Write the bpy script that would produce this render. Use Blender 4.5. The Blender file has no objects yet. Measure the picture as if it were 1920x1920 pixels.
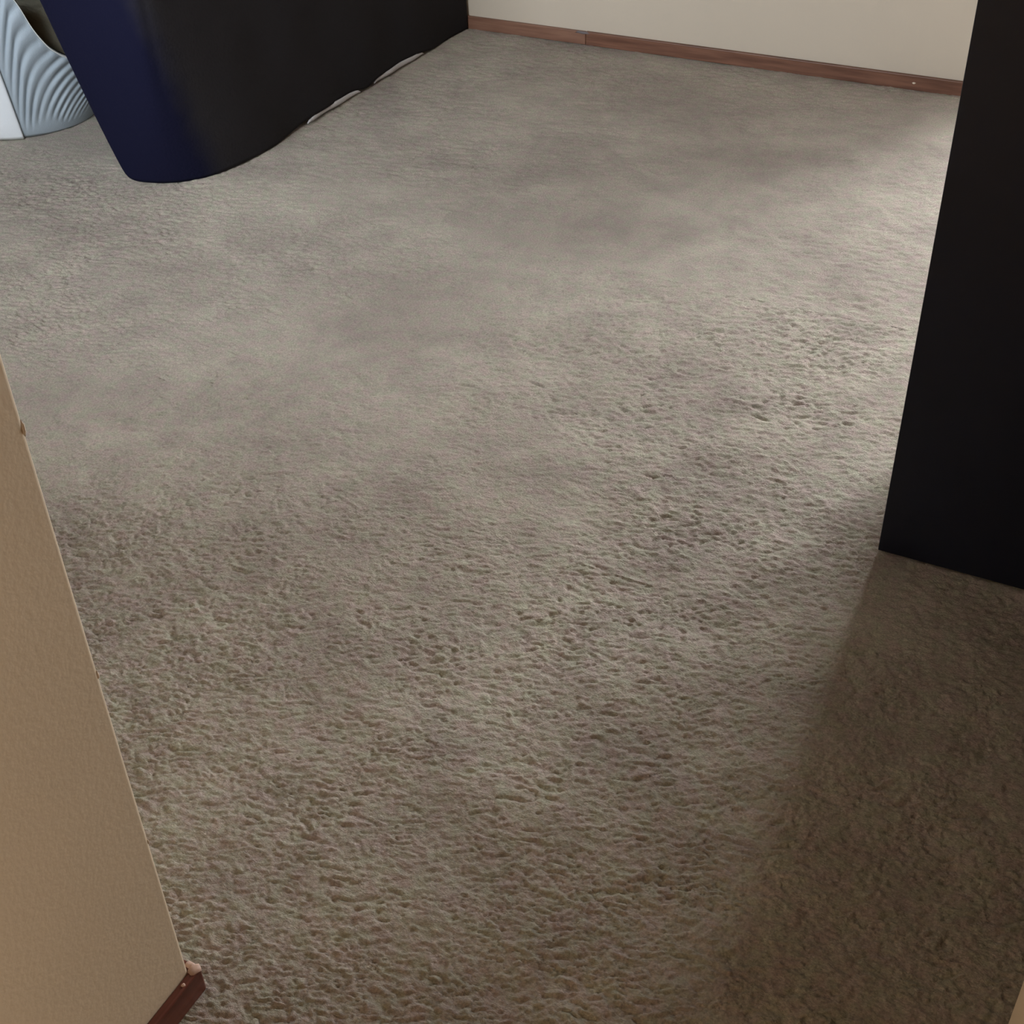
import bpy, bmesh, math, random
import numpy as np
from mathutils import Matrix, Vector
random.seed(4); rng = np.random.default_rng(11)
S = bpy.context.scene
COL = S.collection

# ------------------------------------------------------------------ camera
H = 1.55
R = [[0.8869340454818309, 0.26056708407964363, -0.38138273906859643],
     [0.4611090870037348, -0.5476686474093058, 0.6981672167378267],
     [-0.026951972985578415, -0.7950873205749751, -0.605895819273488]]
cd = bpy.data.cameras.new('camera'); cam = bpy.data.objects.new('camera', cd); COL.objects.link(cam)
cd.sensor_fit = 'AUTO'; cd.sensor_width = 36; cd.lens = 36 * 2470 / 1920; cd.clip_start = 0.02; cd.clip_end = 100
M = Matrix.Identity(4)
for i in range(3):
    M[i][0] = R[i][0]; M[i][1] = -R[i][1]; M[i][2] = -R[i][2]
M[0][3], M[1][3], M[2][3] = 0, 0, H
cam.matrix_world = M
S.camera = cam

# ------------------------------------------------------------------ world, daylight, exposure
W = bpy.data.worlds.new('sky'); S.world = W; W.use_nodes = True
bg = W.node_tree.nodes['Background']; bg.inputs[0].default_value = (0.62, 0.78, 1.0, 1); bg.inputs[1].default_value = 0.15

def area(name, loc, size, size_y, rot, power, color):
    l = bpy.data.lights.new(name, 'AREA'); l.shape = 'RECTANGLE'; l.size = size; l.size_y = size_y
    l.energy = power; l.color = color
    o = bpy.data.objects.new(name, l); COL.objects.link(o); o.location = loc; o.rotation_euler = rot
    return o
# room and window dimensions
YB = 4.383          # back wall face
XL, XR = -5.0, 0.64 # left and right wall faces
YN = 0.676          # near wall of the room (faces the back wall)
HX0, HX1 = -0.872, 0.055   # hallway walls
CZ = 2.44
BW = (-0.56, 0.52, 0.04, 2.08)    # glazed patio door in the back wall  x0 x1 z0 z1
NW = (-3.0, -1.50, 0.62, 2.15)     # near-left window  x0 x1 z0 z1
area('daylight_back', ((BW[0]+BW[1])/2, YB + 0.22, (BW[2]+BW[3])/2), BW[1]-BW[0], BW[3]-BW[2],
     (math.radians(-90), 0, 0), 43, (0.95, 0.97, 1.0))
area('daylight_near', ((NW[0]+NW[1])/2, YN - 0.12 - 0.12, (NW[2]+NW[3])/2), NW[1]-NW[0], NW[3]-NW[2],
     (math.radians(90), 0, 0), 28, (0.85, 0.92, 1.0))
# added warm fill behind the camera, brightens the left hallway wall; no source seen
area('fill_side', (HX1+0.55, -0.95, 1.15), 1.3, 0.7, (0, math.radians(90), 0), 11.5, (1.0, 0.86, 0.70))
vs = S.view_settings
S.display_settings.display_device = 'sRGB'
vs.view_transform = 'Standard'; vs.look = 'None'; vs.gamma = 1; vs.exposure = 2.12; vs.use_curve_mapping = False

# ------------------------------------------------------------------ material helpers
def lin(c):
    return tuple(((v/255)/12.92 if v/255 <= 0.04045 else ((v/255+0.055)/1.055)**2.4) for v in c) + (1,)

def mat(name, col, rough=0.8, spec=0.3, bump=None, var=None, sheen=0.0, metal=0.0):
    """col linear rgba; bump=(scale,strength,detail); var=(scale,amount)"""
    m = bpy.data.materials.new(name); m.use_nodes = True
    N = m.node_tree.nodes; L = m.node_tree.links; b = N['Principled BSDF']
    b.inputs['Base Color'].default_value = col; b.inputs['Roughness'].default_value = rough
    b.inputs['Specular IOR Level'].default_value = spec; b.inputs['Metallic'].default_value = metal
    b.inputs['Sheen Weight'].default_value = sheen
    tc = N.new('ShaderNodeTexCoord')
    if bump:
        n = N.new('ShaderNodeTexNoise'); n.inputs['Scale'].default_value = bump[0]; n.inputs['Detail'].default_value = bump[2]
        L.new(tc.outputs['Object'], n.inputs['Vector'])
        bp = N.new('ShaderNodeBump'); bp.inputs['Strength'].default_value = bump[1]; bp.inputs['Distance'].default_value = 0.004
        L.new(n.outputs['Fac'], bp.inputs['Height']); L.new(bp.outputs['Normal'], b.inputs['Normal'])
    if var:
        n = N.new('ShaderNodeTexNoise'); n.inputs['Scale'].default_value = var[0]; n.inputs['Detail'].default_value = 4
        L.new(tc.outputs['Object'], n.inputs['Vector'])
        mx = N.new('ShaderNodeMix'); mx.data_type = 'RGBA'
        mx.inputs['A'].default_value = tuple(c*(1-var[1]) for c in col[:3]) + (1,)
        mx.inputs['B'].default_value = tuple(min(1, c*(1+var[1])) for c in col[:3]) + (1,)
        L.new(n.outputs['Fac'], mx.inputs['Factor']); L.new(mx.outputs['Result'], b.inputs['Base Color'])
    return m

m_wall = mat('beige_wall_paint', (0.63, 0.545, 0.435, 1), 0.6, 0.3, (120, 0.12, 3), (3.0, 0.04))
m_hall = mat('tan_wall_paint', (0.68, 0.55, 0.39, 1), 0.6, 0.35, (120, 0.12, 3), (5.0, 0.05))
m_ceil = mat('darkened_ceiling', (0.24, 0.20, 0.155, 1), 0.9, 0.1, (90, 0.6, 3))  # unseen ceiling, toned down to cut bounced light
m_ext = mat('outside_ground', (0.30, 0.32, 0.25, 1), 1, 0)

def wood(name, c1, c2, stretch=(1, 14, 14), rough=0.45):
    m = bpy.data.materials.new(name); m.use_nodes = True
    N = m.node_tree.nodes; L = m.node_tree.links; b = N['Principled BSDF']
    tc = N.new('ShaderNodeTexCoord'); mp = N.new('ShaderNodeMapping'); mp.inputs['Scale'].default_value = stretch
    n = N.new('ShaderNodeTexNoise'); n.inputs['Scale'].default_value = 6; n.inputs['Detail'].default_value = 6
    L.new(tc.outputs['Object'], mp.inputs['Vector']); L.new(mp.outputs['Vector'], n.inputs['Vector'])
    r = N.new('ShaderNodeValToRGB'); r.color_ramp.elements[0].color = c1; r.color_ramp.elements[1].color = c2
    r.color_ramp.elements[0].position = 0.35; r.color_ramp.elements[1].position = 0.65
    L.new(n.outputs['Fac'], r.inputs['Fac']); L.new(r.outputs['Color'], b.inputs['Base Color'])
    b.inputs['Roughness'].default_value = rough; b.inputs['Specular IOR Level'].default_value = 0.4
    return m
m_base = wood('stained_wood', (0.13, 0.055, 0.032, 1), (0.22, 0.10, 0.06, 1))
m_absorb = wood('bounce_absorber', (0.10, 0.06, 0.035, 1), (0.16, 0.10, 0.06, 1), (8, 8, 1))  # dark finish for unseen walls, added to cut bounced light
m_base_lit = wood('lit_stained_wood', (0.20, 0.095, 0.06, 1), (0.27, 0.14, 0.09, 1))
m_base_dark = wood('red_stained_wood', (0.10, 0.028, 0.018, 1), (0.18, 0.06, 0.04, 1), (14, 1, 14), 0.35)
m_bare = mat('worn_bare_wood', (0.62, 0.42, 0.33, 1), 0.6, 0.3, (60, 0.2, 3), (80, 0.1))
m_white_paint = mat('white_paint', (0.72, 0.72, 0.70, 1), 0.5, 0.4, (80, 0.1, 2))
m_chip = mat('pale_plaster', (0.72, 0.60, 0.47, 1), 0.8, 0.2, (80, 0.1, 2))
m_scuff = mat('grey_scuff', (0.20, 0.17, 0.17, 1), 0.8, 0.2, (80, 0.1, 2))
m_black = mat('black_laminate', (0.0085, 0.0110, 0.0240, 1), 0.42, 0.35, (220, 0.08, 3), (4.0, 0.25))
m_metal = mat('brushed_metal', (0.5, 0.5, 0.5, 1), 0.35, 0.5, (200, 0.1, 2), None, 0, 1.0)
m_sheet = mat('pale_sheet', (0.55, 0.53, 0.53, 1), 0.9, 0.1, (300, 0.3, 3))
m_matt = mat('mattress_ticking', (0.55, 0.54, 0.52, 1), 0.9, 0.1, (200, 0.3, 3))
m_bedwood = wood('bed_wood', (0.05, 0.03, 0.02, 1), (0.09, 0.055, 0.035, 1))
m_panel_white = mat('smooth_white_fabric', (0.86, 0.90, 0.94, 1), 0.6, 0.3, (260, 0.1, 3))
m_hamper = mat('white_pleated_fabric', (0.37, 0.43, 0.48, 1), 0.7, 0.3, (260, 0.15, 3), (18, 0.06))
m_piping = mat('white_piping', (0.72, 0.72, 0.70, 1), 0.6, 0.3, (260, 0.1, 3))
m_rim_shade = mat('rim_shade_dark', (0.025, 0.035, 0.035, 1), 0.8, 0.2, (260, 0.1, 3))
m_olive = mat('olive_cloth', (0.66, 0.62, 0.47, 1), 0.95, 0.1, (70, 0.9, 5), (14, 0.25))

def bedspread_material():
    m = bpy.data.materials.new('navy_and_black_cloth'); m.use_nodes = True
    N = m.node_tree.nodes; L = m.node_tree.links; b = N['Principled BSDF']
    tc = N.new('ShaderNodeTexCoord'); sp = N.new('ShaderNodeSeparateXYZ'); L.new(tc.outputs['Object'], sp.inputs[0])
    # the navy end border: dye changes along the length of the cloth (y), lower down it reaches further
    k = N.new('ShaderNodeMath'); k.operation = 'MULTIPLY_ADD'; L.new(sp.outputs['Z'], k.inputs[0]); k.inputs[1].default_value = 0.35
    yo = N.new('ShaderNodeMath'); yo.operation = 'ADD'; yo.inputs[1].default_value = 3.5; L.new(sp.outputs['Y'], yo.inputs[0])
    xo = N.new('ShaderNodeMath'); xo.operation = 'ADD'; xo.inputs[1].default_value = -3.1; L.new(sp.outputs['X'], xo.inputs[0])
    xy = N.new('ShaderNodeMath'); xy.operation = 'ADD'; L.new(xo.outputs[0], xy.inputs[0]); L.new(yo.outputs[0], xy.inputs[1])
    L.new(xy.outputs[0], k.inputs[2])
    n = N.new('ShaderNodeTexNoise'); n.inputs['Scale'].default_value = 9; n.inputs['Detail'].default_value = 4
    L.new(tc.outputs['Object'], n.inputs['Vector'])
    k2 = N.new('ShaderNodeMath'); k2.operation = 'MULTIPLY_ADD'; L.new(n.outputs['Fac'], k2.inputs[0]); k2.inputs[1].default_value = 0.10
    L.new(k.outputs[0], k2.inputs[2])
    mr = N.new('ShaderNodeMapRange'); mr.interpolation_type = 'SMOOTHSTEP'
    mr.inputs['From Min'].default_value = 0.33; mr.inputs['From Max'].default_value = 0.47
    L.new(k2.outputs[0], mr.inputs['Value'])
    mx = N.new('ShaderNodeMix'); mx.data_type = 'RGBA'
    mx.inputs['A'].default_value = (0.0040, 0.0043, 0.018, 1); mx.inputs['B'].default_value = (0.023, 0.021, 0.023, 1)
    L.new(mr.outputs['Result'], mx.inputs['Factor']); L.new(mx.outputs['Result'], b.inputs['Base Color'])
    b.inputs['Roughness'].default_value = 0.9; b.inputs['Specular IOR Level'].default_value = 0.15
    n2 = N.new('ShaderNodeTexNoise'); n2.inputs['Scale'].default_value = 120; n2.inputs['Detail'].default_value = 3
    L.new(tc.outputs['Object'], n2.inputs['Vector'])
    bp = N.new('ShaderNodeBump'); bp.inputs['Strength'].default_value = 0.4; bp.inputs['Distance'].default_value = 0.003
    L.new(n2.outputs['Fac'], bp.inputs['Height']); L.new(bp.outputs['Normal'], b.inputs['Normal'])
    return m
m_spread = bedspread_material()

def glass_material():
    m = bpy.data.materials.new('window_glass'); m.use_nodes = True
    N = m.node_tree.nodes; L = m.node_tree.links; N.remove(N['Principled BSDF'])
    t = N.new('ShaderNodeBsdfTransparent'); g = N.new('ShaderNodeBsdfGlossy'); g.inputs['Roughness'].default_value = 0.02
    fr = N.new('ShaderNodeFresnel'); fr.inputs['IOR'].default_value = 1.45; mx = N.new('ShaderNodeMixShader')
    L.new(fr.outputs[0], mx.inputs[0]); L.new(t.outputs[0], mx.inputs[1]); L.new(g.outputs[0], mx.inputs[2])
    L.new(mx.outputs[0], N['Material Output'].inputs['Surface'])
    return m
m_glass = glass_material()

def carpet_material():
    m = bpy.data.materials.new('greige_carpet_pile'); m.use_nodes = True
    N = m.node_tree.nodes; L = m.node_tree.links; b = N['Principled BSDF']
    tc = N.new('ShaderNodeTexCoord')
    def noise(scale, detail, rough=0.5, dist=0.0, vec=None):
        n = N.new('ShaderNodeTexNoise'); n.inputs['Scale'].default_value = scale; n.inputs['Detail'].default_value = detail
        n.inputs['Roughness'].default_value = rough; n.inputs['Distortion'].default_value = dist
        L.new(vec or tc.outputs['Object'], n.inputs['Vector']); return n
    def ramp(src, p0, c0, p1, c1):
        r = N.new('ShaderNodeValToRGB'); e = r.color_ramp.elements
        e[0].position = p0; e[0].color = c0; e[1].position = p1; e[1].color = c1; L.new(src, r.inputs['Fac']); return r
    def mix(kind, fac, a, bb):
        x = N.new('ShaderNodeMix'); x.data_type = 'RGBA'; x.blend_type = kind; x.inputs['Factor'].default_value = fac
        L.new(a, x.inputs['A']); L.new(bb, x.inputs['B']); return x
    # yarn colour: pinkish-taupe to green-beige heather, tuft by tuft
    yarn = ramp(noise(34, 5, 0.6).outputs['Fac'], 0.38, (0.475, 0.392, 0.352, 1), 0.62, (0.44, 0.425, 0.335, 1))
    fine = ramp(noise(260, 3, 0.6).outputs['Fac'], 0.3, (0.74, 0.74, 0.74, 1), 0.7, (1.22, 1.21, 1.19, 1))
    c = mix('MULTIPLY', 1.0, yarn.outputs['Color'], fine.outputs['Color'])
    # wear: broad trodden and brushed patches
    wear = ramp(noise(2.3, 3, 0.55, 0.6).outputs['Fac'], 0.34, (0.82, 0.79, 0.79, 1), 0.62, (1.10, 1.10, 1.08, 1))
    c = mix('MULTIPLY', 0.8, c.outputs['Result'], wear.outputs['Color'])
    wear2 = ramp(noise(7.0, 4, 0.6, 0.8).outputs['Fac'], 0.35, (0.88, 0.86, 0.87, 1), 0.6, (1.07, 1.07, 1.05, 1))
    c = mix('MULTIPLY', 0.8, c.outputs['Result'], wear2.outputs['Color'])
    L.new(c.outputs['Result'], b.inputs['Base Color'])
    b.inputs['Roughness'].default_value = 1.0; b.inputs['Specular IOR Level'].default_value = 0.05
    b.inputs['Sheen Weight'].default_value = 0.12; b.inputs['Sheen Roughness'].default_value = 0.6
    mp = N.new('ShaderNodeMapping'); mp.inputs['Scale'].default_value = (1, 1.5, 1); L.new(tc.outputs['Object'], mp.inputs['Vector'])
    h1 = noise(240, 4, 0.65, 0.4, mp.outputs['Vector'])
    bp = N.new('ShaderNodeBump'); bp.inputs['Strength'].default_value = 0.7; bp.inputs['Distance'].default_value = 0.004
    L.new(h1.outputs['Fac'], bp.inputs['Height']); L.new(bp.outputs['Normal'], b.inputs['Normal'])
    return m
m_carpet = carpet_material()

# ------------------------------------------------------------------ mesh helpers
def add_box(bm, x0, x1, y0, y1, z0, z1, bevel=0.0, seg=2):
    r = bmesh.ops.create_cube(bm, size=1.0)
    vs_ = r['verts']
    for v in vs_:
        v.co = Vector((x0 + (v.co.x+0.5)*(x1-x0), y0 + (v.co.y+0.5)*(y1-y0), z0 + (v.co.z+0.5)*(z1-z0)))
    if bevel:
        es = list({e for v in vs_ for e in v.link_edges})
        bmesh.ops.bevel(bm, geom=es, offset=bevel, segments=seg, profile=0.5, affect='EDGES')

def obj(name, bm, m, parent=None, smooth=False, kind=None, label=None):
    me = bpy.data.meshes.new(name)
    bmesh.ops.recalc_face_normals(bm, faces=bm.faces) if len(bm.faces) < 60000 else None
    bm.to_mesh(me); bm.free()
    return link(name, me, m, parent, smooth, kind, label)

def link(name, me, m, parent=None, smooth=False, kind=None, label=None):
    o = bpy.data.objects.new(name, me); COL.objects.link(o)
    me.materials.append(m)
    if smooth:
        me.polygons.foreach_set('use_smooth', [True]*len(me.polygons))
    if parent: o.parent = parent
    if kind: o['kind'] = kind
    if label: o['label'] = label
    return o

def box(name, dims, m, parent=None, bevel=0.0, kind=None, label=None, seg=2):
    bm = bmesh.new(); add_box(bm, *dims, bevel=bevel, seg=seg)
    return obj(name, bm, m, parent, bevel > 0, kind, label) if False else obj(name, bm, m, parent, False, kind, label)

def thing(name, label, cat, loc=(0, 0, 0)):
    o = bpy.data.objects.new(name, None); COL.objects.link(o); o.location = loc
    o.empty_display_size = 0.1
    o['label'] = label; o['category'] = cat
    return o

def grid_mesh(name, P, closed_u=False):
    """P: (n,m,3) array -> quad mesh"""
    n, m_ = P.shape[:2]
    idx = np.arange(n*m_).reshape(n, m_)
    nu = n if closed_u else n-1
    a = idx[np.arange(nu)][:, :-1]; b = idx[(np.arange(nu)+1) % n][:, :-1]
    c = idx[(np.arange(nu)+1) % n][:, 1:]; d = idx[np.arange(nu)][:, 1:]
    F = np.stack([a, b, c, d], -1).reshape(-1, 4)
    me = bpy.data.meshes.new(name)
    me.vertices.add(n*m_); me.vertices.foreach_set('co', P.reshape(-1).astype(np.float32))
    me.loops.add(F.size); me.loops.foreach_set('vertex_index', F.reshape(-1).astype(np.int32))
    me.polygons.add(len(F)); me.polygons.foreach_set('loop_start', (np.arange(len(F))*4).astype(np.int32))
    me.update(); me.validate()
    return me

def vnoise(x, y, seed):
    """smooth value noise in [-1,1]"""
    r = np.random.default_rng(seed); T = r.random((256, 256))*2-1
    xi = np.floor(x).astype(int); yi = np.floor(y).astype(int); fx = x-xi; fy = y-yi
    fx = fx*fx*(3-2*fx); fy = fy*fy*(3-2*fy)
    a = T[xi % 256, yi % 256]; b = T[(xi+1) % 256, yi % 256]; c = T[xi % 256, (yi+1) % 256]; d = T[(xi+1) % 256, (yi+1) % 256]
    return (a*(1-fx)+b*fx)*(1-fy) + (c*(1-fx)+d*fx)*fy

# ------------------------------------------------------------------ room shell
TH = 0.12
def wall_with_hole(name, horiz, plane, a0, a1, hole, out, m):
    """wall in the plane y=plane (horiz='x') or x=plane (horiz='y') with a window hole"""
    bm = bmesh.new(); h0, h1, z0, z1 = hole
    p0, p1 = sorted((plane, plane+out))
    for (u0, u1, w0, w1) in ((a0, h0, 0, CZ), (h1, a1, 0, CZ), (h0, h1, 0, z0), (h0, h1, z1, CZ)):
        if horiz == 'x': add_box(bm, u0, u1, p0, p1, w0, w1)
        else: add_box(bm, p0, p1, u0, u1, w0, w1)
    return obj(name, bm, m, kind='structure')
wall_with_hole('wall_back', 'x', YB, XL-TH, XR+TH, BW, TH, m_wall)
box('wall_left', (XL-TH, XL, YN-TH, YB, 0, CZ), m_wall, kind='structure')
box('wall_right', (XR, XR+TH, YN-TH, YB, 0, CZ), m_absorb, kind='structure')
# near wall ends: the two hallway walls with rounded corner bead
def corner_wall(name, x0, x1, y0, y1, ex, m):
    bm = bmesh.new(); add_box(bm, x0, x1, y0, y1, 0, CZ)
    bm.edges.ensure_lookup_table()
    es = [e for e in bm.edges if abs(e.verts[0].co.x-ex) < 1e-4 and abs(e.verts[1].co.x-ex) < 1e-4
          and abs(e.verts[0].co.y-y1) < 1e-4 and abs(e.verts[1].co.y-y1) < 1e-4]
    bmesh.ops.bevel(bm, geom=es, offset=0.005, segments=4, profile=0.5, affect='EDGES')
    o = obj(name, bm, m, kind='structure')
    o.data.polygons.foreach_set('use_smooth', [False]*len(o.data.polygons))
    return o
wall_hall_left = corner_wall('wall_hall_left', HX0-TH, HX0, -2.6, YN, HX0, m_hall)
wall_with_hole('wall_near_left', 'x', YN, XL-TH, HX0-TH, NW, -TH, m_hall)
corner_wall('wall_hall_right', HX1, HX1+TH, -0.55, YN, HX1, m_wall)
box('wall_hall_right_rear', (HX1, HX1+TH, -2.6, -1.35, 0, CZ), m_wall, kind='structure')
box('wall_hall_right_header', (HX1, HX1+TH, -1.3499, -0.5501, 2.05, CZ), m_wall, kind='structure')  # gap below is added to let the unseen fill light in
box('wall_near_right', (HX1+TH, XR+TH, YN-TH, YN, 0, CZ), m_wall, kind='structure')
box('wall_hall_end', (HX0-TH, HX1+TH, -2.6-TH, -2.6, 0, CZ), m_absorb, kind='structure')
box('ceiling', (XL-TH, XR+TH, -2.6-TH, YB+TH, CZ, CZ+0.1), m_ceil, kind='structure')

def window(name, horiz, plane, hole, out):
    h0, h1, z0, z1 = hole
    e = bpy.data.objects.new(name, None); COL.objects.link(e); e['kind'] = 'structure'
    def b3(u0, u1, d0, d1, w0, w1, nm, m, bev=0.003):
        d0, d1 = sorted((plane+out*d0, plane+out*d1))
        dims = (u0, u1, d0, d1, w0, w1) if horiz == 'x' else (d0, d1, u0, u1, w0, w1)
        return box(nm, dims, m, e, bev)
    t = 0.05
    b3(h0, h0+t, 0.02, 0.10, z0, z1, 'window_frame', m_white_paint); b3(h1-t, h1, 0.02, 0.10, z0, z1, 'window_frame', m_white_paint)
    b3(h0+t, h1-t, 0.02, 0.10, z0, z0+t, 'window_frame', m_white_paint); b3(h0+t, h1-t, 0.02, 0.10, z1-t, z1, 'window_frame', m_white_paint)
    mid = (h0+h1)/2
    b3(mid-0.02, mid+0.02, 0.03, 0.09, z0+t, z1-t, 'mullion', m_white_paint)
    b3(h0+t, mid-0.02, 0.055, 0.061, z0+t, z1-t, 'pane', m_glass, 0); b3(mid+0.02, h1-t, 0.055, 0.061, z0+t, z1-t, 'pane', m_glass, 0)
    if z0 > 0.3: b3(h0-0.03, h1+0.03, -0.035, 0.02, z0-0.03, z0-0.002, 'window_sill', m_base)
window('door_1', 'x', YB, BW, 1)
window('window_1', 'x', YN, NW, -1)

# ------------------------------------------------------------------ baseboards
BH = 0.047; BT = 0.012
def board(name, dims, m, parent, bev=0.003):
    return box(name, dims, m, parent, bev)
def structure_empty(name, loc=(0, 0, 0)):
    e = bpy.data.objects.new(name, None); COL.objects.link(e); e['kind'] = 'structure'; e.location = loc; return e
bb = structure_empty('baseboard_back')
xj = -2.02
board('board', (XL+BT, xj-0.001, YB-BT, YB, 0, BH), m_base_lit, bb)  # paler wood paints in the stronger light on this left board
board('board', (xj+0.001, BW[0]-0.002, YB-BT-0.002, YB, 0, BH+0.001), m_base, bb)
# little painter's blob and scuff on the back board
def blob(name, c, r, m, parent, seed):
    bm = bmesh.new(); bmesh.ops.create_icosphere(bm, subdivisions=2, radius=1)
    rr = random.Random(seed)
    for v in bm.verts:
        k = 1 + rr.uniform(-0.25, 0.25); v.co = Vector((c[0]+v.co.x*r[0]*k, c[1]+v.co.y*r[1]*k, c[2]+v.co.z*r[2]*k))
    return obj(name, bm, m, parent, True)
b1 = blob('paint_fleck', (-0.84, YB-BT-0.002, 0.024), (0.0055, 0.0015, 0.0035), m_chip, bb, 3); b1['label'] = 'white paint fleck on the baseboard'
b2 = blob('scuff', (xj-0.01, YB-BT-0.001, 0.043), (0.03, 0.002, 0.005), m_scuff, bb, 5); b2['label'] = 'grey scuff at the joint of the boards'
bl = structure_empty('baseboard_left')
board('board', (XL, XL+BT, YN, YB-BT, 0, BH), m_base, bl)
# hallway left: face board and the mitred return round the corner
bh = structure_empty('baseboard_hall_left')
board('board', (HX0, HX0+BT, -2.59, YN+BT-0.0005, 0, BH), m_base_dark, bh, 0.003)
board('board', (XL+BT, HX0, YN, YN+BT, 0, BH), m_base_dark, bh, 0.003)
b3 = blob('worn_corner', (HX0+BT*0.35, YN+BT*0.45, BH-0.0015), (0.0085, 0.0095, 0.0045), m_bare, bh, 8); b3['label'] = 'worn pale corner of the board'
br_ = structure_empty('baseboard_hall_right')
board('board', (HX1-BT, HX1, -0.55, YN+BT, 0, BH), m_base_dark, br_)
board('board', (HX1-BT, HX1, -2.59, -1.35, 0, BH), m_base_dark, br_)
br2 = structure_empty('baseboard_right')
board('board', (XR-BT, XR, YN, YB-BT, 0, BH), m_base, br2)

for i_, (z_, k_) in enumerate(((0.895, 1.0), (0.583, 0.8), (0.31, 0.5))):
    c_ = blob('paint_chip', (HX0-0.0012, YN-0.0012, z_), (0.0022*k_, 0.0022*k_, 0.008*k_), m_chip, wall_hall_left, 20+i_)
    c_['label'] = 'pale chip on the corner edge of the wall'
blob('worn_corner', (HX0-0.003, YN+BT*0.62, BH-0.0012), (0.008, 0.006, 0.0035), m_bare, bh, 12)['label'] = 'worn pale corner of the board'
blob('worn_spot', (HX0+BT*0.6, YN-0.020, BH), (0.003, 0.003, 0.0015), m_bare, bh, 9)['label'] = 'small worn pale spot'

# ------------------------------------------------------------------ carpeted floor
fl = bpy.data.objects.new('floor', None); COL.objects.link(fl); fl['kind'] = 'structure'
box('subfloor', (XL-TH, XR+TH+0.7, -2.6-TH, YB+TH, -0.10, -0.02), m_ext, fl)
def carpet_height(X, Y):
    # warped, slightly sideways-running tuft rows: deep narrow furrows between rounded tufts
    wx = X + 0.008*vnoise(X*24, Y*24, 1) + 0.003*vnoise(X*80, Y*80, 2)
    wy = Y + 0.008*vnoise(X*24+9, Y*24, 3) + 0.003*vnoise(X*80, Y*80+5, 4)
    ca, sa = math.cos(-0.42), math.sin(-0.42)
    u = wx*ca - wy*sa; v = wx*sa + wy*ca
    n1 = vnoise(u*92, v*170, 5)
    n2 = vnoise(u*170+3, v*270, 6)
    n3 = vnoise(u*60+7, v*105, 7)
    h = -0.0046*np.clip(0.26-np.abs(n1), 0, 1)/0.26*(0.55+0.45*vnoise(X*17, Y*17, 8)) + 0.0012*n1 + 0.0017*n2
    n4 = vnoise(u*78+11, v*150, 14)
    h += -0.0034*np.clip(-n3-0.25, 0, 1)*(0.5+0.5*vnoise(X*11+3, Y*11, 13)) + 0.0006*n3
    h += -0.0085*np.clip(-n4-0.30, 0, 1)*np.clip(0.55+0.9*vnoise(X*8+5, Y*8, 15), 0, 1.3)
    patch = 0.5+0.5*np.clip(vnoise(X*3.1, Y*3.1, 12)*1.3, -1, 1)
    h = h*(0.6+0.6*patch)*(1.08-0.33*np.clip((Y-0.9)/1.1, 0, 1))   # flatter where it is trodden, deeper at the hallway mouth
    h += 0.0025*vnoise(X*6, Y*6, 9) + 0.0018*vnoise(X*14, Y*14, 10)
    # snags and pulled furrows
    for (gx, gy, L_, w_, a_, dp) in SNAG:
        dx = X-gx; dy = Y-gy; c_, s_ = math.cos(a_), math.sin(a_)
        p = (dx*c_+dy*s_)/L_; q = (-dx*s_+dy*c_)/w_
        h -= dp*np.exp(-(p*p*p*p)-(q*q))
    return h
SNAG = [(-0.652, 2.306, 0.022, 0.004, -0.25, 0.007), (-0.779, 2.010, 0.014, 0.004, 0.1, 0.006),
        (-1.137, 2.224, 0.022, 0.003, -0.25, 0.005), (-1.088, 2.191, 0.014, 0.003, -0.6, 0.005)]
def carpet_patch(name, x0, x1, ys, dx):
    xs = np.arange(x0, x1+dx*0.5, dx)
    Y, X = np.meshgrid(ys, xs)
    P = np.stack([X, Y, carpet_height(X, Y)], -1)
    me = grid_mesh(name, P)
    o = link(name, me, m_carpet, fl, True)
    o['kind'] = 'stuff'
    return o
# rows get coarser with distance from the hallway mouth; every patch shares the same height field
def rows(y0, y1, f):
    r = [y0]
    while r[-1] < y1: r.append(r[-1]+f(r[-1]))
    return np.array(r)
ya = rows(0.55, 1.70, lambda y: 0.0021 if y < 1.2 else 0.0026)
yb_ = rows(ya[-1], 2.80, lambda y: 0.0028+0.0018*(y-1.7))
yc_ = rows(yb_[-1], YB, lambda y: 0.0070)
carpet_patch('carpet_pile', -2.05, 0.40, ya, 0.0027)
carpet_patch('carpet_pile', -3.30, 0.40, yb_, 0.0040)
carpet_patch('carpet_pile', -4.60, XR, yc_, 0.008)
carpet_patch('carpet_pile', -4.60, -3.295, rows(1.5, yc_[0]+0.002, lambda y: 0.009), 0.009)
carpet_patch('carpet_pile', HX0-0.05, HX1+1.2, rows(-2.62, 0.535, lambda y: 0.02), 0.02)
carpet_patch('carpet_pile', -3.31, -2.04, rows(0.55, ya[-1]+0.002, lambda y: 0.006), 0.006)
carpet_patch('carpet_pile', XL-0.02, -4.60, rows(0.6, YB, lambda y: 0.03), 0.03)
carpet_patch('carpet_pile', -4.60, -3.30, rows(0.6, 1.50, lambda y: 0.03), 0.03)
carpet_patch('carpet_pile', 0.40, XR+0.02, rows(0.6, yb_[-1], lambda y: 0.03), 0.03)

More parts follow.
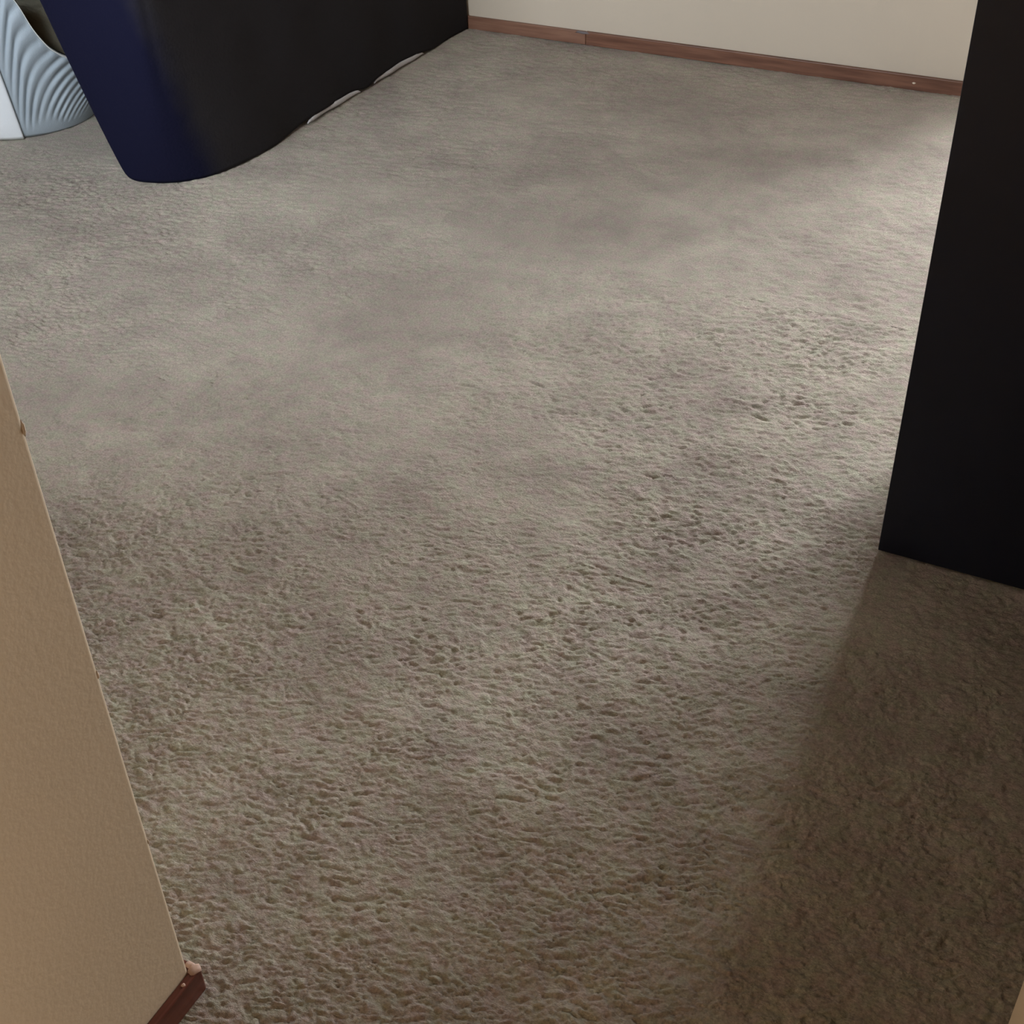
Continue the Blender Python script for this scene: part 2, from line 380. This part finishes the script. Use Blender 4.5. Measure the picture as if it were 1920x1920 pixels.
# ------------------------------------------------------------------ tall black cabinet (right)
cab = thing('cabinet', 'tall plain black cabinet standing on the carpet, cut by the right edge', 'cabinet', (-0.31, 1.969, 0))
def cbox(n, d, m=m_black, bev=0.0015, parent=None):
    d = (d[0], d[1], d[2], d[3], d[4], d[5])
    return box(n, d, m, parent or cab, bev)
CW, CD, CH = 0.93, 0.42, 1.98
cbox('back_panel', (0.0, CW, 0.0, 0.016, 0.004, CH))
cbox('side_panel', (0.0, 0.018, 0.0165, CD, 0.004, CH))
cbox('side_panel', (CW-0.018, CW, 0.0165, CD, 0.004, CH))
cbox('top_panel', (-0.006, CW+0.006, -0.006, CD+0.02, CH+0.0005, CH+0.026), bev=0.003)
cbox('base_panel', (0.0185, CW-0.0185, 0.0165, CD-0.002, 0.06, 0.078))
cbox('plinth', (0.0185, CW-0.0185, CD-0.04, CD-0.025, 0.004, 0.0595))
for z in (0.5, 0.95, 1.4): cbox('shelf', (0.0185, CW-0.0185, 0.0165, CD-0.03, z, z+0.018))
for x0, x1, hx in ((0.001, CW/2-0.0015, CW/2-0.05), (CW/2+0.0015, CW-0.001, CW/2+0.04)):
    d = cbox('door', (x0, x1, CD+0.0005, CD+0.019, 0.062, CH-0.004))
    cbox('handle', (hx, hx+0.012, CD+0.030, CD+0.042, 0.95, 1.11), m_metal, 0.003, d)
    cbox('handle_post', (hx+0.002, hx+0.010, CD+0.019, CD+0.031, 0.965, 0.975), m_metal, 0.001, d)
    cbox('handle_post', (hx+0.002, hx+0.010, CD+0.019, CD+0.031, 1.085, 1.095), m_metal, 0.001, d)

# ------------------------------------------------------------------ bed and bedspread (upper left)
bed = thing('bed', 'bed by the back wall under a dark navy and black bedspread reaching the carpet', 'bed', (-3.10, 3.5, 0))
def bbox(n, d, m, bev=0.01, parent=None):
    return box(n, (d[0]+3.10, d[1]+3.10, d[2]-3.5, d[3]-3.5, d[4], d[5]), m, parent or bed, bev)
BX0, BX1, BY0, BY1 = -3.85, -2.56, 2.80, 4.30
bbox('bed_frame', (BX0, BX1, BY0, BY1, 0.64, 0.72), m_bedwood)
bbox('mattress', (BX0+0.01, BX1-0.01, BY0+0.01, BY1-0.01, 0.722, 0.90), m_matt, 0.04)
for x in (BX0+0.03, BX1-0.10):
    for y in (BY1-0.09, BY0+0.30 if x > -3.0 else BY1-0.75):
        bbox('leg', (x, x+0.06, y, y+0.06, -0.004, 0.639), m_bedwood, 0.004)

# outline of the hanging cloth at the carpet (bottom) and at the mattress edge (top), from the wall round to the foot
bot = np.array([(-2.512, 4.365), (-2.508, 4.05), (-2.509, 3.75), (-2.510, 3.50), (-2.510, 3.30), (-2.507, 3.12), (-2.512, 2.98),
                (-2.535, 2.875), (-2.585, 2.80), (-2.655, 2.757), (-2.735, 2.734), (-2.757, 2.745), (-2.752, 2.80), (-2.72, 2.90)])
top = np.array([(-2.512, 4.365), (-2.509, 4.05), (-2.511, 3.75), (-2.510, 3.50), (-2.512, 3.30), (-2.512, 3.12), (-2.512, 2.95),
                (-2.512, 2.80), (-2.520, 2.70), (-2.58, 2.665), (-2.90, 2.70), (-2.935, 2.735), (-2.95, 2.78), (-2.93, 2.80)])
OFF = np.array([3.10, -3.5, 0.0])
def resample(P, n):
    t = np.arange(len(P)); tt = np.linspace(0, len(P)-1, n)
    i = np.clip(np.floor(tt).astype(int), 0, len(P)-2); f = (tt-i)[:, None]
    p0 = P[np.maximum(i-1, 0)]; p1 = P[i]; p2 = P[i+1]; p3 = P[np.minimum(i+2, len(P)-1)]
    return 0.5*((2*p1)+(-p0+p2)*f+(2*p0-5*p1+4*p2-p3)*f**2+(-p0+3*p1-3*p2+p3)*f**3)
nU, nV = 360, 60
B = resample(bot, nU); T = resample(top, nU)
v = np.linspace(0, 1, nV)
ZT = 0.60
P = np.zeros((nU, nV, 3))
yy = B[:, 1]
side = np.clip((np.arange(nU)/(nU-1)*13 - 0)/1.0, 0, 1)
hem = 0.003 + 0.019*(1/(1+np.exp(-(yy-3.27)/0.03)))*(1/(1+np.exp((yy-4.06)/0.03)))
hem -= 0.014*np.exp(-((yy-3.66)/0.05)**2)
idx = np.arange(nU)/(nU-1)*13
hem = np.maximum(hem, 0.003) + 0.030*np.exp(-((idx-10.6)/0.55)**2)
for j, vv in enumerate(v):
    z = hem + (ZT-hem)*vv
    k = vv**0.9
    XY = B*(1-k)+T*k
    w = 0.0045*np.sin(yy*19+2.1*np.sin(vv*3)) * (1-vv)*np.clip((7-idx)/2.5, 0, 1) + 0.003*vnoise(yy*7, np.full(nU, vv*4), 31)*np.clip((8-idx)/2.5, 0, 1)
    P[:, j, 0] = XY[:, 0] + w; P[:, j, 1] = XY[:, 1]; P[:, j, 2] = z
me = grid_mesh('bedspread', P+OFF); o = spread = link('bedspread', me, m_spread, bed, True, label='black bedspread with a navy end')
md = o.modifiers.new('thick', 'SOLIDIFY'); md.thickness = 0.012; md.offset = 0.0
# upper part: continues up over the mattress edge and across the top, with the short foot drop
nA, nB = 60, 60
xs = np.linspace(-3.90, -2.512, nA); ysn = np.linspace(2.68, 4.365, nB)
Xg, Yg = np.meshgrid(xs, ysn, indexing='ij')
ed = np.minimum.reduce([(-2.512-Xg)/0.06, (Yg-2.68)/0.06]); ed = np.clip(ed, 0, 1)
Zg = 0.60 + 0.33*np.sqrt(1-(1-ed)**2) + 0.006*vnoise(Xg*6, Yg*6, 41)
me = grid_mesh('top_cover', np.stack([Xg, Yg, Zg], -1)+OFF); o = link('top_cover', me, m_spread, spread, True)
md = o.modifiers.new('thick', 'SOLIDIFY'); md.thickness = 0.012; md.offset = 0.0
# pale sheet edge peeping under the hem along the side
for (y0, y1) in ((3.31, 3.62), (3.71, 4.04)):
    n = 40; t = np.linspace(y0, y1, n); taper = np.sin(np.pi*(t-y0)/(y1-y0))**0.35
    Q = np.zeros((n, 5, 3))
    for j in range(5):
        Q[:, j, 0] = -2.5045 + 0.002*np.sin(t*40) + 0.003*math.sin(j*0.8); Q[:, j, 1] = t
        Q[:, j, 2] = 0.008 + (0.0165*taper)*j/4
    me = grid_mesh('sheet_edge', Q+OFF); o = link('sheet_edge', me, m_sheet, spread, True, label='pale sheet edge showing under the black hem')
    md = o.modifiers.new('thick', 'SOLIDIFY'); md.thickness = 0.003; md.offset = 0.0

# ------------------------------------------------------------------ pleated white laundry hamper (far left)
hc = (-3.43, 3.035)
hm = thing('laundry_hamper', 'white pleated fabric laundry hamper on the carpet beside the dark bedspread', 'hamper', (hc[0], hc[1], 0))
nT, nR = 1440, 50
th = np.linspace(0, 2*np.pi, nT, endpoint=False)
def angd(a, b): return (a-b+np.pi) % (2*np.pi)-np.pi
# scooped rim: low on the side toward the bed, climbing steeply to a tall front-left side
RA = np.radians([-180, -150, -120, -70, -50, -42, -35.5, -33, -29.7, -24, -17.8, -10.3, 5, 60, 120, 180])
RZ = np.array([0.40, 0.48, 0.52, 0.53, 0.53, 0.51, 0.455, 0.40, 0.347, 0.291, 0.258, 0.232, 0.215, 0.22, 0.32, 0.42])
def rim_at(t_):
    z_ = np.interp(angd(t_, 0), RA, RZ); n_ = len(t_); k_ = max(3, n_//180)
    ker = np.ones(2*k_+1)/(2*k_+1)
    return np.convolve(np.concatenate([z_[-k_:], z_, z_[:k_]]), ker, 'valid')
rim_h = rim_at(th)
thd = np.degrees(angd(th, 0))
pl = np.clip((thd+50)/4, 0, 1)*np.clip((150-thd)/10, 0, 1)   # the plain panel has no pleats
lean = 0.9 + 2.7*np.clip((thd+40)/50, 0, 1)**1.3*np.clip((150-thd)/60, 0, 1)
P = np.zeros((nT, nR, 3))
for j in range(nR):
    t = j/(nR-1)
    z = 0.001 + rim_h*t
    r = 0.228 + 0.34*z + 0.007*np.clip(z/0.03, 0, 1)**0.5
    fade = np.clip((z-0.035-0.012*np.sin(th*9))/0.05, 0, 1)
    amp = 0.0048*fade*(1-np.clip((t-0.94)/0.06, 0, 1)*0.7)*(0.75+0.25*np.sin(th*17+1))
    ph = 84*(th-z*lean)
    r = r + pl*amp*(np.sin(ph)+0.25*np.sin(2*ph+1))
    P[:, j, 0] = np.cos(th)*r; P[:, j, 1] = np.sin(th)*r; P[:, j, 2] = z
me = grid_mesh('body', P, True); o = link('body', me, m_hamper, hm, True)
md = o.modifiers.new('thick', 'SOLIDIFY'); md.thickness = 0.004; md.offset = -1
# plain smooth panel lying proud of the pleats on the left side
na_, nz_ = 120, 40
Q = np.zeros((na_, nz_, 3))
for j in range(nz_):
    t = j/(nz_-1)
    a_ = np.radians(np.linspace(-175, -49.5-3*t, na_)); s_ = np.linspace(0, 1, na_)
    z = 0.002 + 0.49*t*np.ones(na_)
    r = 0.236 + 0.34*z + 0.004 + 0.016*np.sin(np.pi*np.clip(s_, 0, 1))**0.6*np.clip(z/0.05, 0, 1)**0.5
    Q[:, j, 0] = np.cos(a_)*r; Q[:, j, 1] = np.sin(a_)*r; Q[:, j, 2] = z
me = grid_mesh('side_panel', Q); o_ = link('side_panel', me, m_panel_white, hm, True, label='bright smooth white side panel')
md = o_.modifiers.new('thick', 'SOLIDIFY'); md.thickness = 0.003; md.offset = 0
def ring_tube(name, off, dz, rad, m, parent):
    Q = np.zeros((nT//4, 9, 3)); t4 = th[::4]; rh = rim_h[::4]
    for j in range(9):
        a = 2*np.pi*j/8
        rr = 0.235 + 0.34*rh + off + rad*math.cos(a)
        Q[:, j, 0] = np.cos(t4)*rr; Q[:, j, 1] = np.sin(t4)*rr; Q[:, j, 2] = rh + dz + rad*math.sin(a)
    me = grid_mesh(name, Q, True); return link(name, me, m, parent, True)
ring_tube('rim_piping', 0.0, 0.003, 0.0045, m_piping, hm)
o = ring_tube('rim_shade', -0.013, 0.001, 0.0095, m_rim_shade, hm); o['label'] = 'dark ring painted as the shaded gap inside the rim'  # dark ring puts the shaded gap along the rim into colour
bm = bmesh.new(); bmesh.ops.create_cone(bm, cap_ends=True, segments=48, radius1=0.20, radius2=0.205, depth=0.006)
for v_ in bm.verts: v_.co.z += 0.008
obj('bottom', bm, m_hamper, hm)
# cloth heaped inside
lt = thing('laundry', 'olive grey cloth heaped inside the white pleated hamper', 'laundry', (hc[0], hc[1], 0))
nr = 40; Q = np.zeros((180, nr, 3)); tq = np.linspace(0, 2*np.pi, 180, endpoint=False)
rhq = rim_at(tq)
for j in range(nr):
    s = j/(nr-1)
    rr = (0.235+0.34*np.minimum(rhq, 0.34)-0.050)*s
    Q[:, j, 0] = np.cos(tq)*rr; Q[:, j, 1] = np.sin(tq)*rr
    Q[:, j, 2] = (np.minimum(rhq, 0.34)-0.02)*s**7 + (1-s**7)*0.35 + 0.02*(1-s*s) + 0.012*vnoise(Q[:, j, 0]*16+40, Q[:, j, 1]*16+40, 51)*(1-s**6)
me = grid_mesh('cloth', Q, True); link('cloth', me, m_olive, lt, True)

# ground outside the windows
g = box('outdoor_ground', (-30, 30, YB+1.5, 60, -1.2, -1.0), m_ext, kind='structure')
